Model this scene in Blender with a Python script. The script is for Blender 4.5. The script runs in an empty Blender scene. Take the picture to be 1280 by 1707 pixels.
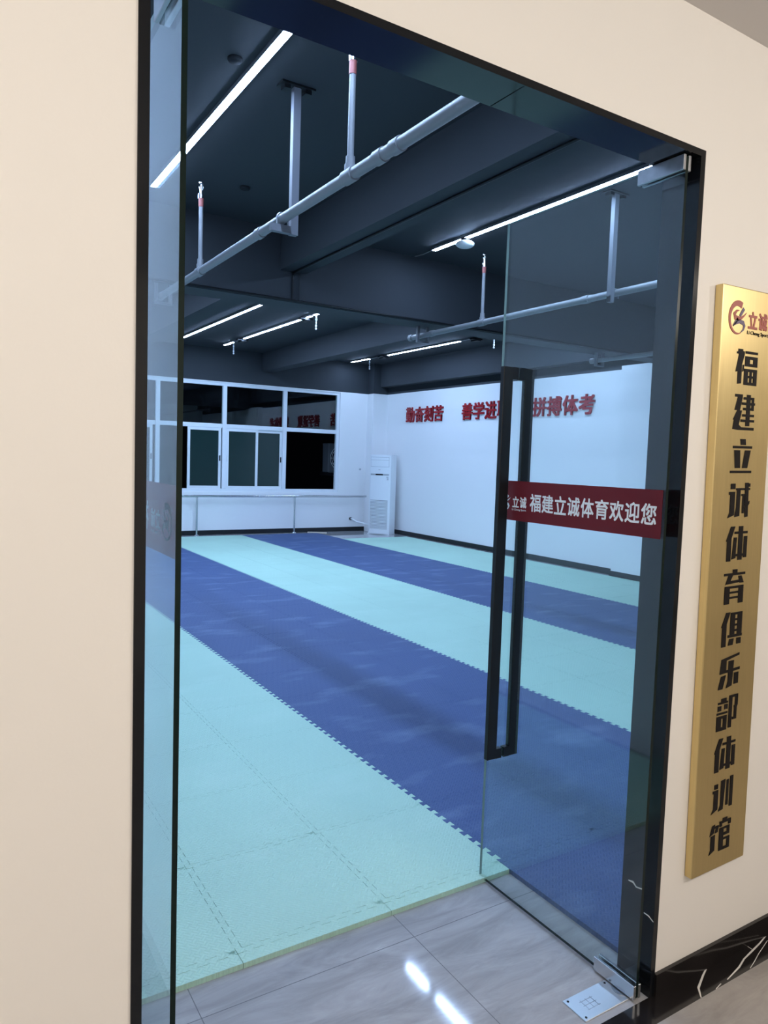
import bpy, bmesh, math, random
from mathutils import Vector, Matrix

random.seed(7)
C = bpy.context.scene.collection
scene = bpy.context.scene

# ------------------------------------------------------------------ camera
CAMZ = 1.755
yaw, pitch, roll = 0.558153, -0.072357, 0.0327503
fw = Vector((math.sin(yaw), math.cos(yaw), 0)); rt = Vector((math.cos(yaw), -math.sin(yaw), 0)); up = Vector((0, 0, 1))
fw2 = fw * math.cos(pitch) + up * math.sin(pitch)
up2 = up * math.cos(pitch) - fw * math.sin(pitch)
rt3 = rt * math.cos(roll) + up2 * math.sin(roll)
up3 = up2 * math.cos(roll) - rt * math.sin(roll)
cam = bpy.data.cameras.new('camera')
cam.sensor_fit = 'HORIZONTAL'; cam.sensor_width = 36.0
cam.lens = 36.0 * 1216.26 / 1280.0
cam.clip_start = 0.02; cam.clip_end = 100
cam_o = bpy.data.objects.new('camera', cam); C.objects.link(cam_o)
m3 = Matrix((rt3, up3, -fw2)).transposed()
cam_o.matrix_world = Matrix.Translation((0, 0, CAMZ)) @ m3.to_4x4()
scene.camera = cam_o

# ------------------------------------------------------------------ world, exposure, lamps of the corridor
scene.view_settings.view_transform = 'Standard'
scene.view_settings.look = 'None'
scene.view_settings.exposure = 0.0
scene.view_settings.gamma = 1.0
scene.view_settings.use_curve_mapping = False
w = bpy.data.worlds.new('world'); scene.world = w; w.use_nodes = True
w.node_tree.nodes['Background'].inputs[0].default_value = (0.02, 0.03, 0.05, 1)
w.node_tree.nodes['Background'].inputs[1].default_value = 0.02

LED_STRENGTH = 158.0
LED_COLOR = (0.44, 0.635, 1.0, 1)
CORRIDOR_W = 58.0


def globe_lamp(name, loc, radius, watts, col):
    l = bpy.data.lights.new(name, 'POINT'); l.shadow_soft_size = radius
    l.energy = watts; l.color = col
    o = bpy.data.objects.new(name, l); C.objects.link(o); o.location = loc
    return o


for x in (-2.3, 0.0, 2.3, 4.6):      # round globe lamps of the corridor
    globe_lamp('corridor_lamp', (x, -0.95, 2.92), 0.20, CORRIDOR_W, (1.0, 0.94, 0.87))


# ------------------------------------------------------------------ helpers
class MB:
    """collects geometry in world coordinates, builds ONE mesh object"""
    def __init__(s): s.v = []; s.f = []; s.m = []; s.sm = []

    def add(s, vs, fs, mi=0, smooth=False):
        b = len(s.v); s.v += [tuple(v) for v in vs]
        for k, f in enumerate(fs):
            s.f.append(tuple(b + i for i in f)); s.m.append(mi[k] if isinstance(mi, (list, tuple)) else mi); s.sm.append(smooth)
        return s

    def box(s, x0, x1, y0, y1, z0, z1, mi=0):
        vs = [(x0, y0, z0), (x1, y0, z0), (x1, y1, z0), (x0, y1, z0), (x0, y0, z1), (x1, y0, z1), (x1, y1, z1), (x0, y1, z1)]
        # bottom, top, front(-y), right(+x), back(+y), left(-x)
        return s.add(vs, [(0, 3, 2, 1), (4, 5, 6, 7), (0, 1, 5, 4), (1, 2, 6, 5), (2, 3, 7, 6), (3, 0, 4, 7)], mi)

    def rbox(s, x0, x1, y0, y1, z0, z1, r=0.005, mi=0, seg=2):
        bm = bmesh.new()
        bmesh.ops.create_cube(bm, size=1)
        for v in bm.verts:
            v.co = Vector(((x0 + x1) / 2 + v.co.x * (x1 - x0), (y0 + y1) / 2 + v.co.y * (y1 - y0), (z0 + z1) / 2 + v.co.z * (z1 - z0)))
        bmesh.ops.bevel(bm, geom=bm.edges[:], offset=r, segments=seg, affect='EDGES', profile=0.5)
        bm.verts.index_update()
        s.add([v.co[:] for v in bm.verts], [[v.index for v in f.verts] for f in bm.faces], mi)
        bm.free(); return s

    def cyl(s, a, b, r, n=16, r2=None, caps=True, mi=0, smooth=True):
        a = Vector(a); b = Vector(b); d = (b - a).normalized()
        u = d.orthogonal().normalized(); v = d.cross(u); r2 = r if r2 is None else r2
        ring = lambda c, q: [c + (u * math.cos(2 * math.pi * k / n) + v * math.sin(2 * math.pi * k / n)) * q for k in range(n)]
        vs = ring(a, r) + ring(b, r2)
        s.add(vs, [(k, (k + 1) % n, n + (k + 1) % n, n + k) for k in range(n)], mi, smooth)
        if caps:
            s.add(ring(a, r), [tuple(range(n - 1, -1, -1))], mi); s.add(ring(b, r2), [tuple(range(n))], mi)
        return s

    def tube(s, pts, r, n=10, mi=0):
        for i in range(len(pts) - 1): s.cyl(pts[i], pts[i + 1], r, n, mi=mi)
        for p in pts[1:-1]: s.ball(p, r, n, mi)
        return s

    def ball(s, c, r, n=12, mi=0, sz=1.0):
        c = Vector(c); m = max(4, n // 2); vs = []; fs = []
        for i in range(m + 1):
            t = math.pi * i / m
            for k in range(n):
                p = 2 * math.pi * k / n
                vs.append(c + Vector((r * math.sin(t) * math.cos(p), r * math.sin(t) * math.sin(p), sz * r * math.cos(t))))
        for i in range(m):
            for k in range(n): fs.append((i * n + k, i * n + (k + 1) % n, (i + 1) * n + (k + 1) % n, (i + 1) * n + k))
        return s.add(vs, fs, mi, True)

    def lathe(s, c, prof, n=24, mi=0):
        """prof: list of (radius, z) about a vertical axis through c"""
        c = Vector(c); vs = []; fs = []
        for (r, z) in prof:
            for k in range(n):
                p = 2 * math.pi * k / n; vs.append(c + Vector((r * math.cos(p), r * math.sin(p), z)))
        for i in range(len(prof) - 1):
            for k in range(n): fs.append((i * n + k, i * n + (k + 1) % n, (i + 1) * n + (k + 1) % n, (i + 1) * n + k))
        return s.add(vs, fs, mi, True)

    def prism(s, poly, o, ux, uy, n0, n1, mi=0):
        """2-D polygon in the plane (o; ux, uy) swept along the normal from n0 to n1"""
        o = Vector(o); ux = Vector(ux); uy = Vector(uy); nn = ux.cross(uy)
        A = [o + ux * p[0] + uy * p[1] + nn * n0 for p in poly]; B = [o + ux * p[0] + uy * p[1] + nn * n1 for p in poly]
        k = len(poly); ar = sum(poly[i][0] * poly[(i + 1) % k][1] - poly[(i + 1) % k][0] * poly[i][1] for i in range(k))
        if ar < 0: A.reverse(); B.reverse()
        return s.add(A + B, [tuple(range(k - 1, -1, -1)), tuple(range(k, 2 * k))] + [(i, (i + 1) % k, k + (i + 1) % k, k + i) for i in range(k)], mi)

    def build(s, name, mats, parent=None, origin=None):
        if not isinstance(mats, (list, tuple)): mats = [mats]
        xs = list(zip(*s.v))
        if origin is None:
            origin = Vector(((min(xs[0]) + max(xs[0])) / 2, (min(xs[1]) + max(xs[1])) / 2, min(xs[2])))
        origin = Vector(origin)
        me = bpy.data.meshes.new(name)
        me.from_pydata([tuple(Vector(v) - origin) for v in s.v], [], s.f)
        for m in mats: me.materials.append(m)
        me.polygons.foreach_set('material_index', s.m); me.polygons.foreach_set('use_smooth', s.sm)
        me.update()
        o = bpy.data.objects.new(name, me); C.objects.link(o)
        o.location = origin
        if parent is not None:
            o.parent = parent; o.location = origin - world_loc(parent)
        return o


def world_loc(o):
    l = Vector(o.location)
    while o.parent: o = o.parent; l += Vector(o.location)
    return l


def tag(o, label=None, cat=None, group=None, kind=None):
    if label: o['label'] = label
    if cat: o['category'] = cat
    if group: o['group'] = group
    if kind: o['kind'] = kind
    return o


def thing(name, loc, label=None, cat=None, group=None, kind=None):
    o = bpy.data.objects.new(name, None); C.objects.link(o); o.location = loc; o.empty_display_size = 0.1
    return tag(o, label, cat, group, kind)


# ------------------------------------------------------------------ materials
def nodes(m):
    m.use_nodes = True
    return m.node_tree.nodes, m.node_tree.links


def M(name, col, rough=0.6, metal=0.0, spec=0.5, bump=None, vary=None, coat=0.0):
    """bump=(scale, strength, distance) noise bump; vary=(scale, amount) soft tone variation"""
    m = bpy.data.materials.new(name); N, L = nodes(m); b = N['Principled BSDF']
    b.inputs['Base Color'].default_value = (*col, 1); b.inputs['Roughness'].default_value = rough
    b.inputs['Metallic'].default_value = metal; b.inputs['Specular IOR Level'].default_value = spec
    b.inputs['Coat Weight'].default_value = coat
    g = N.new('ShaderNodeNewGeometry')
    if vary:
        n = N.new('ShaderNodeTexNoise'); n.inputs['Scale'].default_value = vary[0]; n.inputs['Detail'].default_value = 4
        L.new(g.outputs['Position'], n.inputs['Vector'])
        mx = N.new('ShaderNodeMix'); mx.data_type = 'RGBA'
        mx.inputs[6].default_value = (*[c * (1 - vary[1]) for c in col], 1); mx.inputs[7].default_value = (*[min(1, c * (1 + vary[1])) for c in col], 1)
        L.new(n.outputs['Fac'], mx.inputs[0]); L.new(mx.outputs[2], b.inputs['Base Color'])
    if bump:
        n = N.new('ShaderNodeTexNoise'); n.inputs['Scale'].default_value = bump[0]; n.inputs['Detail'].default_value = 3
        L.new(g.outputs['Position'], n.inputs['Vector'])
        bp = N.new('ShaderNodeBump'); bp.inputs['Strength'].default_value = bump[1]; bp.inputs['Distance'].default_value = bump[2]
        L.new(n.outputs['Fac'], bp.inputs['Height']); L.new(bp.outputs['Normal'], b.inputs['Normal'])
    return m


def emit(name, col, s):
    m = bpy.data.materials.new(name); N, L = nodes(m); N.remove(N['Principled BSDF'])
    e = N.new('ShaderNodeEmission'); e.inputs[0].default_value = col; e.inputs[1].default_value = s
    L.new(e.outputs[0], N['Material Output'].inputs[0]); return m


def glass(name, tint, boost=1.0):
    """thin architectural glass: straight see-through plus a Schlick mirror on each face"""
    m = bpy.data.materials.new(name); N, L = nodes(m); N.remove(N['Principled BSDF'])
    g = N.new('ShaderNodeNewGeometry')
    d = N.new('ShaderNodeVectorMath'); d.operation = 'DOT_PRODUCT'
    L.new(g.outputs['Incoming'], d.inputs[0]); L.new(g.outputs['Normal'], d.inputs[1])

    def ma(op, a, b=None):
        x = N.new('ShaderNodeMath'); x.operation = op
        for i, q in enumerate((a, b)):
            if q is None: continue
            if isinstance(q, (int, float)): x.inputs[i].default_value = q
            else: L.new(q, x.inputs[i])
        return x.outputs[0]
    c = ma('ABSOLUTE', d.outputs['Value'])
    f = ma('POWER', ma('SUBTRACT', 1.0, c), 5.0)
    f = ma('MULTIPLY', ma('ADD', ma('MULTIPLY', f, 0.96), 0.04), boost)
    t = N.new('ShaderNodeBsdfTransparent'); t.inputs[0].default_value = (*tint, 1)
    gl = N.new('ShaderNodeBsdfGlossy'); gl.inputs['Roughness'].default_value = 0.01; gl.inputs[0].default_value = (0.95, 0.98, 1, 1)
    mx = N.new('ShaderNodeMixShader'); L.new(f, mx.inputs[0]); L.new(t.outputs[0], mx.inputs[1]); L.new(gl.outputs[0], mx.inputs[2])
    L.new(mx.outputs[0], N['Material Output'].inputs[0]); return m


def mat_foam(name, col, scuff_col, scuff):
    """EVA puzzle mat: woven dash relief, soft tone change, pale scuffs"""
    m = bpy.data.materials.new(name); N, L = nodes(m); b = N['Principled BSDF']
    b.inputs['Roughness'].default_value = 0.62; b.inputs['Specular IOR Level'].default_value = 0.35
    g = N.new('ShaderNodeNewGeometry')

    def noise(scale, detail=4, stretch=None):
        n = N.new('ShaderNodeTexNoise'); n.inputs['Scale'].default_value = scale; n.inputs['Detail'].default_value = detail
        if stretch:
            mp = N.new('ShaderNodeMapping'); mp.inputs['Scale'].default_value = stretch
            L.new(g.outputs['Position'], mp.inputs['Vector']); L.new(mp.outputs[0], n.inputs['Vector'])
        else: L.new(g.outputs['Position'], n.inputs['Vector'])
        return n.outputs['Fac']
    # tone
    mx = N.new('ShaderNodeMix'); mx.data_type = 'RGBA'
    mx.inputs[6].default_value = (*[c * 0.9 for c in col], 1); mx.inputs[7].default_value = (*[min(1, c * 1.08) for c in col], 1)
    L.new(noise(0.9, 2), mx.inputs[0])
    # scuffs
    r = N.new('ShaderNodeValToRGB'); r.color_ramp.elements[0].position = 0.54; r.color_ramp.elements[1].position = 0.78
    L.new(noise(3.4, 9, (0.55, 1.15, 1)), r.inputs[0])
    k = N.new('ShaderNodeMath'); k.operation = 'MULTIPLY'; k.inputs[1].default_value = scuff; L.new(r.outputs[0], k.inputs[0])
    m2 = N.new('ShaderNodeMix'); m2.data_type = 'RGBA'; m2.inputs[7].default_value = (*scuff_col, 1)
    L.new(k.outputs[0], m2.inputs[0]); L.new(mx.outputs[2], m2.inputs[6]); L.new(m2.outputs[2], b.inputs['Base Color'])
    # relief: two diagonal families of short dashes in a checker weave
    def wave(rot):
        mp = N.new('ShaderNodeMapping'); mp.inputs['Rotation'].default_value = (0, 0, rot)
        L.new(g.outputs['Position'], mp.inputs['Vector'])
        wv = N.new('ShaderNodeTexWave'); wv.wave_type = 'BANDS'; wv.inputs['Scale'].default_value = 24.0; wv.inputs['Distortion'].default_value = 0.4
        L.new(mp.outputs[0], wv.inputs['Vector']); return wv.outputs['Fac'], mp
    w1, _ = wave(math.radians(45)); w2, mp2 = wave(math.radians(-45))
    ch = N.new('ShaderNodeTexChecker'); ch.inputs['Scale'].default_value = 45.0; ch.inputs[1].default_value = (1, 1, 1, 1); ch.inputs[2].default_value = (0, 0, 0, 1)
    L.new(mp2.outputs[0], ch.inputs['Vector'])
    mh = N.new('ShaderNodeMix'); mh.data_type = 'FLOAT'
    L.new(ch.outputs['Fac'], mh.inputs[0]); L.new(w1, mh.inputs[2]); L.new(w2, mh.inputs[3])
    bp = N.new('ShaderNodeBump'); bp.inputs['Strength'].default_value = 0.6; bp.inputs['Distance'].default_value = 0.0028
    L.new(mh.outputs[0], bp.inputs['Height']); L.new(bp.outputs['Normal'], b.inputs['Normal'])
    return m


def mat_tile(name, c0, c1, rough, jx, jy, pitch, joint, bump=0.02):
    """polished stone-look floor tile: drifting clouds, streaks and thin joints"""
    m = bpy.data.materials.new(name); N, L = nodes(m); b = N['Principled BSDF']
    b.inputs['Roughness'].default_value = rough
    g = N.new('ShaderNodeNewGeometry')
    mp = N.new('ShaderNodeMapping'); mp.inputs['Scale'].default_value = (0.6, 2.6, 1); mp.inputs['Rotation'].default_value = (0, 0, 0.35)
    L.new(g.outputs['Position'], mp.inputs['Vector'])
    n = N.new('ShaderNodeTexNoise'); n.inputs['Scale'].default_value = 4.5; n.inputs['Detail'].default_value = 9; n.inputs['Roughness'].default_value = 0.66; n.inputs['Distortion'].default_value = 0.9
    L.new(mp.outputs[0], n.inputs['Vector'])
    r = N.new('ShaderNodeValToRGB'); e = r.color_ramp.elements
    e[0].position = 0.34; e[0].color = (*c0, 1); e[1].position = 0.66; e[1].color = (*c1, 1)
    e2 = r.color_ramp.elements.new(0.76); e2.color = (*[min(1, c * 1.35) for c in c1], 1)
    L.new(n.outputs['Fac'], r.inputs[0])
    sx = N.new('ShaderNodeSeparateXYZ'); L.new(g.outputs['Position'], sx.inputs[0])

    def line(out, off):
        a = N.new('ShaderNodeMath'); a.operation = 'SUBTRACT'; a.inputs[1].default_value = off - pitch * 50; L.new(out, a.inputs[0])
        q = N.new('ShaderNodeMath'); q.operation = 'MODULO'; q.inputs[1].default_value = pitch; L.new(a.outputs[0], q.inputs[0])
        t = N.new('ShaderNodeMath'); t.operation = 'LESS_THAN'; t.inputs[1].default_value = 0.003; L.new(q.outputs[0], t.inputs[0]); return t.outputs[0]
    mxm = N.new('ShaderNodeMath'); mxm.operation = 'MAXIMUM'; L.new(line(sx.outputs[0], jx), mxm.inputs[0]); L.new(line(sx.outputs[1], jy), mxm.inputs[1])
    mx = N.new('ShaderNodeMix'); mx.data_type = 'RGBA'; mx.inputs[7].default_value = (*joint, 1)
    L.new(mxm.outputs[0], mx.inputs[0]); L.new(r.outputs[0], mx.inputs[6]); L.new(mx.outputs[2], b.inputs['Base Color'])
    bp = N.new('ShaderNodeBump'); bp.inputs['Strength'].default_value = 0.25; bp.inputs['Distance'].default_value = bump
    n2 = N.new('ShaderNodeTexNoise'); n2.inputs['Scale'].default_value = 3.0; L.new(g.outputs['Position'], n2.inputs['Vector'])
    L.new(n2.outputs['Fac'], bp.inputs['Height']); L.new(bp.outputs['Normal'], b.inputs['Normal'])
    return m


def mat_brass(name):
    m = bpy.data.materials.new(name); N, L = nodes(m); b = N['Principled BSDF']
    b.inputs['Metallic'].default_value = 1.0; b.inputs['Roughness'].default_value = 0.34
    tc = N.new('ShaderNodeTexCoord'); mp = N.new('ShaderNodeMapping'); mp.inputs['Scale'].default_value = (60, 60, 2.2)
    L.new(tc.outputs['Object'], mp.inputs['Vector'])
    n = N.new('ShaderNodeTexNoise'); n.inputs['Scale'].default_value = 3; n.inputs['Detail'].default_value = 5; L.new(mp.outputs[0], n.inputs['Vector'])
    mx = N.new('ShaderNodeMix'); mx.data_type = 'RGBA'; mx.inputs[6].default_value = (0.66, 0.51, 0.24, 1); mx.inputs[7].default_value = (0.76, 0.60, 0.29, 1)
    L.new(n.outputs['Fac'], mx.inputs[0]); L.new(mx.outputs[2], b.inputs['Base Color'])
    mr = N.new('ShaderNodeMapRange'); mr.inputs[3].default_value = 0.26; mr.inputs[4].default_value = 0.42
    L.new(n.outputs['Fac'], mr.inputs[0]); L.new(mr.outputs[0], b.inputs['Roughness'])
    return m


m_beige = M('beige_wall_paint', (0.80, 0.765, 0.715), 0.55, bump=(120, 0.08, 0.002), vary=(0.7, 0.015))
m_corr_ceiling = M('corridor_ceiling_paint', (0.66, 0.63, 0.61), 0.8)
m_white = M('white_wall_paint', (0.80, 0.80, 0.80), 0.5, vary=(0.5, 0.02))
m_dark = M('dark_slate_ceiling_paint', (0.023, 0.028, 0.034), 0.75, bump=(40, 0.1, 0.004), vary=(1.2, 0.08))
m_dark_gloss = M('black_polished_stone', (0.005, 0.006, 0.008), 0.10, spec=0.35)
m_black_marble = M('black_marble', (0.012, 0.010, 0.010), 0.12, vary=(9, 0.5))
m_vein = M('white_marble_vein', (0.75, 0.72, 0.68), 0.25)
m_black = M('black_satin_metal', (0.006, 0.007, 0.008), 0.4, spec=0.25)
m_disc = M('dark_matte_plastic', (0.02, 0.022, 0.025), 0.8, spec=0.1)
m_unit = M('dark_grey_unit', (0.10, 0.11, 0.12), 0.6)  # one even dark grey over the whole cabinet
m_louver = M('louver_shadow_grey', (0.16, 0.17, 0.18), 0.6)
m_base = M('black_baseboard', (0.01, 0.01, 0.012), 0.3)
m_floor = mat_tile('grey_polished_tile', (0.29, 0.285, 0.29), (0.42, 0.415, 0.42), 0.06, 0.70, 2.096, 0.8, (0.17, 0.17, 0.18), 0.0004)
m_floor_out = mat_tile('grey_brown_tile', (0.27, 0.25, 0.235), (0.40, 0.375, 0.355), 0.35, 0.3, 1.372, 0.8, (0.14, 0.13, 0.12), 0.001)
m_mint = mat_foam('mint_foam', (0.42, 0.635, 0.515), (0.54, 0.72, 0.62), 0.25)
m_blue = mat_foam('blue_foam', (0.050, 0.090, 0.215), (0.20, 0.28, 0.44), 0.5)
m_glass = glass('clear_door_glass', (0.93, 0.965, 0.955))
m_glass_win = glass('window_glass', (0.85, 0.9, 0.9), 1.2)
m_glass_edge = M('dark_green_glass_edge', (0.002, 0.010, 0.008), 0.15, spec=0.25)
m_glass_edge_lit = M('lit_green_glass_edge', (0.16, 0.27, 0.26), 0.2)  # paler copy of the edge glass: its lit look is put into the colour
m_green_pane = M('dark_green_tinted_glass', (0.008, 0.026, 0.024), 0.06, spec=0.5)
m_alu = M('white_window_aluminium', (0.74, 0.76, 0.78), 0.4)
m_chrome = M('brushed_steel', (0.62, 0.63, 0.64), 0.22, 1.0)
m_chrome_dull = M('worn_steel', (0.42, 0.43, 0.45), 0.32, 1.0, vary=(30, 0.25))
m_pipe = M('grey_painted_pipe', (0.20, 0.205, 0.215), 0.45)
m_red_tape = M('red_thread_paint', (0.26, 0.07, 0.06), 0.6)
m_hang = M('grey_hanger_steel', (0.12, 0.125, 0.14), 0.5)
m_led = emit('led_tube_glow', LED_COLOR, LED_STRENGTH)
m_led_end = M('white_lamp_plastic', (0.7, 0.72, 0.74), 0.4)
m_red = M('red_acrylic', (0.33, 0.006, 0.012), 0.35)
m_band = M('dark_red_vinyl', (0.20, 0.018, 0.026), 0.5)
_N, _L = nodes(m_band)          # thin film: some light soaks through to its back
_t = _N.new('ShaderNodeBsdfTranslucent'); _t.inputs[0].default_value = (0.50, 0.04, 0.055, 1)
_x = _N.new('ShaderNodeMixShader'); _x.inputs[0].default_value = 0.5
_L.new(_N['Principled BSDF'].outputs[0], _x.inputs[1]); _L.new(_t.outputs[0], _x.inputs[2]); _L.new(_x.outputs[0], _N['Material Output'].inputs[0])
m_white_vinyl = M('white_vinyl', (0.84, 0.84, 0.84), 0.5)
_N, _L = nodes(m_white_vinyl)
_t = _N.new('ShaderNodeBsdfTranslucent'); _t.inputs[0].default_value = (0.9, 0.9, 0.9, 1)
_x = _N.new('ShaderNodeMixShader'); _x.inputs[0].default_value = 0.05
_L.new(_N['Principled BSDF'].outputs[0], _x.inputs[1]); _L.new(_t.outputs[0], _x.inputs[2]); _L.new(_x.outputs[0], _N['Material Output'].inputs[0])
m_ac = M('white_ac_plastic', (0.78, 0.80, 0.82), 0.35)
m_ac_dark = M('ac_shadow_slot', (0.05, 0.055, 0.06), 0.5)
m_ac_grey = M('ac_grey_print', (0.38, 0.40, 0.42), 0.5)
m_brass = mat_brass('brushed_brass')
m_ink = M('black_sign_enamel', (0.009, 0.007, 0.007), 0.5, spec=0.15)
m_logo_red = M('logo_red_enamel', (0.36, 0.085, 0.06), 0.4)
m_logo_blue = M('logo_blue_enamel', (0.12, 0.09, 0.16), 0.4)
m_wood = M('pale_wood', (0.55, 0.47, 0.38), 0.6)
m_plate = M('pale_cover_plate_steel', (0.55, 0.57, 0.59), 0.38, 0.85)
m_detector = M('white_detector_plastic', (0.72, 0.73, 0.74), 0.4)

# ------------------------------------------------------------------ key positions (metres)
YF, YB = 1.461, 1.592            # corridor face and room face of the entrance wall
XL, XR = 0.338, 2.03             # doorway sides
ZT = 2.728                       # doorway head
XW0, XW1 = 0.20, 9.39           # room side walls
YW = 15.30                       # window wall
H = 4.0                          # slab
ZP = 3.30                        # white paint stops here
LX, RX = 0.428, 1.960            # leaf planes when open
T = 0.012                        # glass thickness


def st(name, mb, mats, label=None, cat=None, origin=None):
    o = mb.build(name, mats, origin=origin); o['kind'] = 'structure'
    if label: o['label'] = label
    if cat: o['category'] = cat
    return o


# ------------------------------------------------------------------ setting
st('floor', MB().box(XW0 - .3, XW1 + .3, YF, YW + .3, -.1, 0), m_floor, 'grey polished stone tile floor inside the doorway', 'floor')
st('floor_corridor', MB().box(-3.2, 8.2, -2.9, 1.372, -.1, 0), m_floor_out, 'grey brown corridor floor tile beyond the black marble strip', 'floor')


def ribbon(mb, pts, w, z, mi, ux=(1, 0, 0), uy=(0, 1, 0), o=(0, 0, 0), h=.0006):
    """a slim tapering vein laid on a surface"""
    n = len(pts); P = [Vector((p[0], p[1])) for p in pts]; Lf = []; Rt = []
    for i in range(n):
        d = (P[min(i + 1, n - 1)] - P[max(i - 1, 0)]).normalized(); q = Vector((-d.y, d.x))
        ww = w * (0.55 if i in (0, n - 1) else 1.0) * random.uniform(.8, 1.2) / 2
        Lf.append(P[i] + q * ww); Rt.append(P[i] - q * ww)
    mb.prism([tuple(p) for p in Lf] + [tuple(p) for p in reversed(Rt)], o, ux, uy, z, z + h, mi)


strip = MB().box(-3.2, 8.2, 1.372, YF, -.1, 0)
for pts, wd in [([(2.333, 1.461), (2.267, 1.436), (2.198, 1.406), (2.184, 1.392), (2.165, 1.373)], .007),
                ([(2.697, 1.456), (2.61, 1.437), (2.538, 1.425), (2.476, 1.415), (2.419, 1.398), (2.323, 1.381)], .006),
                ([(2.285, 1.380), (2.246, 1.3725)], .005), ([(2.653, 1.432), (2.55, 1.405), (2.499, 1.389), (2.449, 1.375)], .0025),
                ([(2.554, 1.461), (2.552, 1.429)], .003)]:
    ribbon(strip, pts, wd, 0, 1)
st('trim_1', strip, [m_black_marble, m_vein], 'black marble floor strip with white veins under the brass sign', 'floor trim')
st('baseboard_corridor', MB().box(XR, 8.2, 1.449, YF, 0, .078), m_black_marble, 'black marble baseboard along the beige corridor wall', 'baseboard')
st('baseboard_corridor', MB().box(-3.2, XL, 1.449, YF, 0, .078), m_black_marble, 'black marble baseboard on the far side of the doorway', 'baseboard')

wf = MB()
fi = [0, 0, 0, 0, 1, 0]
wf.box(-3.2, XL, YF, YB, 0, 3.122, fi).box(XR, XW1 + .3, YF, YB, 0, 3.122, fi).box(XL, XR, YF, YB, ZT, 3.122, fi)
wf.box(-3.2, XW1 + .3, YF, YB, 3.122, H, [0, 0, 0, 0, 1, 0])
st('wall_front', wf, [m_beige, m_white], 'beige corridor wall around the glass doorway', 'wall')
st('wall_corridor', MB().box(-3.2, 8.2, -3.0, -2.9, 0, 3.122), m_beige)
st('wall_corridor', MB().box(-3.3, -3.2, -3.0, YF, 0, 3.122), m_beige)
st('wall_corridor', MB().box(8.2, 8.3, -3.0, YF, 0, 3.122), m_beige)
st('ceiling_corridor', MB().box(-3.3, 8.3, -3.0, YF, 3.122, 3.2), m_corr_ceiling, 'pale grey corridor ceiling corner above the beige wall', 'ceiling')
st('ceiling', MB().box(XW0 - .3, XW1 + .3, YF, YW + .3, H, H + .15), m_dark, 'dark slate painted slab ceiling of the mat room', 'ceiling')
st('wall_left', MB().box(XW0 - .2, XW0, YB, YW + .2, 0, H), m_white)
wr = MB().box(XW1, XW1 + .2, YB, YW + .2, 0, ZP).box(XW1, XW1 + .2, YB, YW + .2, ZP, H, 1)
st('wall_right', wr, [m_white, m_dark], 'white wall with red characters and dark painted top', 'wall')
WX0, WX1, WZ0, WZ1 = 1.10, 8.24, 0.94, 3.28   # window hole
wb = MB()
wb.box(XW0, WX0, YW, YW + .2, 0, ZP).box(WX1, XW1, YW, YW + .2, 0, ZP).box(WX0, WX1, YW, YW + .2, 0, WZ0).box(WX0, WX1, YW, YW + .2, WZ1, ZP)
wb.box(XW0, XW1, YW, YW + .2, ZP, H, 1)
st('wall_back', wb, [m_white, m_dark], 'white far wall under and beside the long window, dark on top', 'wall')
st('baseboard_back', MB().box(XW0, 8.98, YW - .015, YW, 0, .10), m_base, 'black baseboard along the far window wall', 'baseboard')
st('baseboard_right', MB().box(XW1 - .015, XW1, 7.90, 15.0, 0, .10), m_base, 'black baseboard along the white wall with red characters', 'baseboard')

# columns and beams
col = MB().box(8.985, XW1, 15.03, YW, 0, ZP).box(8.985, XW1, 15.03, YW, ZP, H, 1)
st('column', col, [m_white, m_dark], 'white corner column behind the air conditioner', 'column')
col = MB().box(9.21, XW1, 6.90, 7.87, 0, 3.33).box(9.195, XW1, 6.885, 7.885, 0, .10, 1)
st('column', col, [m_white, m_base], 'white column seen through the door beside the red band', 'column')
st('ceiling_beam', MB().box(XW0, XW1, 6.88, 7.22, 3.30, H), m_dark, 'deep dark cross beam spanning the room mid way', 'beam')
st('ceiling_beam', MB().box(2.985, 3.265, YB, 6.88, 3.60, H), m_dark, 'dark lengthwise beam running over the near mats', 'beam')
st('ceiling_beam', MB().box(2.985, 3.265, 7.22, YW, 3.60, H), m_dark, 'dark lengthwise beam beyond the cross beam, near the first far lamp', 'beam')
st('ceiling_beam', MB().box(6.26, 6.54, 7.22, YW, 3.60, H), m_dark, 'dark lengthwise beam beyond the cross beam, between the far lamps', 'beam')
st('ceiling_beam', MB().box(9.18, XW1, YB, YW, 3.47, H), m_dark, 'dark beam along the top of the white wall', 'beam')

# doorway frame
fr = MB()
fr.box(XL, XL + .022, YF - .004, YB, 0, ZT).box(XR - .022, XR, YF - .004, YB, 0, ZT)
fr.box(XL + .022, XR - .022, YF - .004, YB, ZT - .020, ZT)
JX = XR - .022
for pts, wd in [([(-1.566, .352), (-1.547, .355), (-1.533, .345), (-1.509, .350)], .006), ([(-1.497, .275), (-1.478, .274), (-1.459, .264)], .005)]:
    ribbon(fr, pts, wd, 0, 1, (0, -1, 0), (0, 0, 1), (JX, 0, 0))
fr.box(1.288, 1.291, YF + .002, YB, ZT - .0215, ZT - .0195, 0)
st('door_frame', fr, [m_dark_gloss, m_vein], 'black polished stone frame lining the glass doorway', 'door frame')

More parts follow.
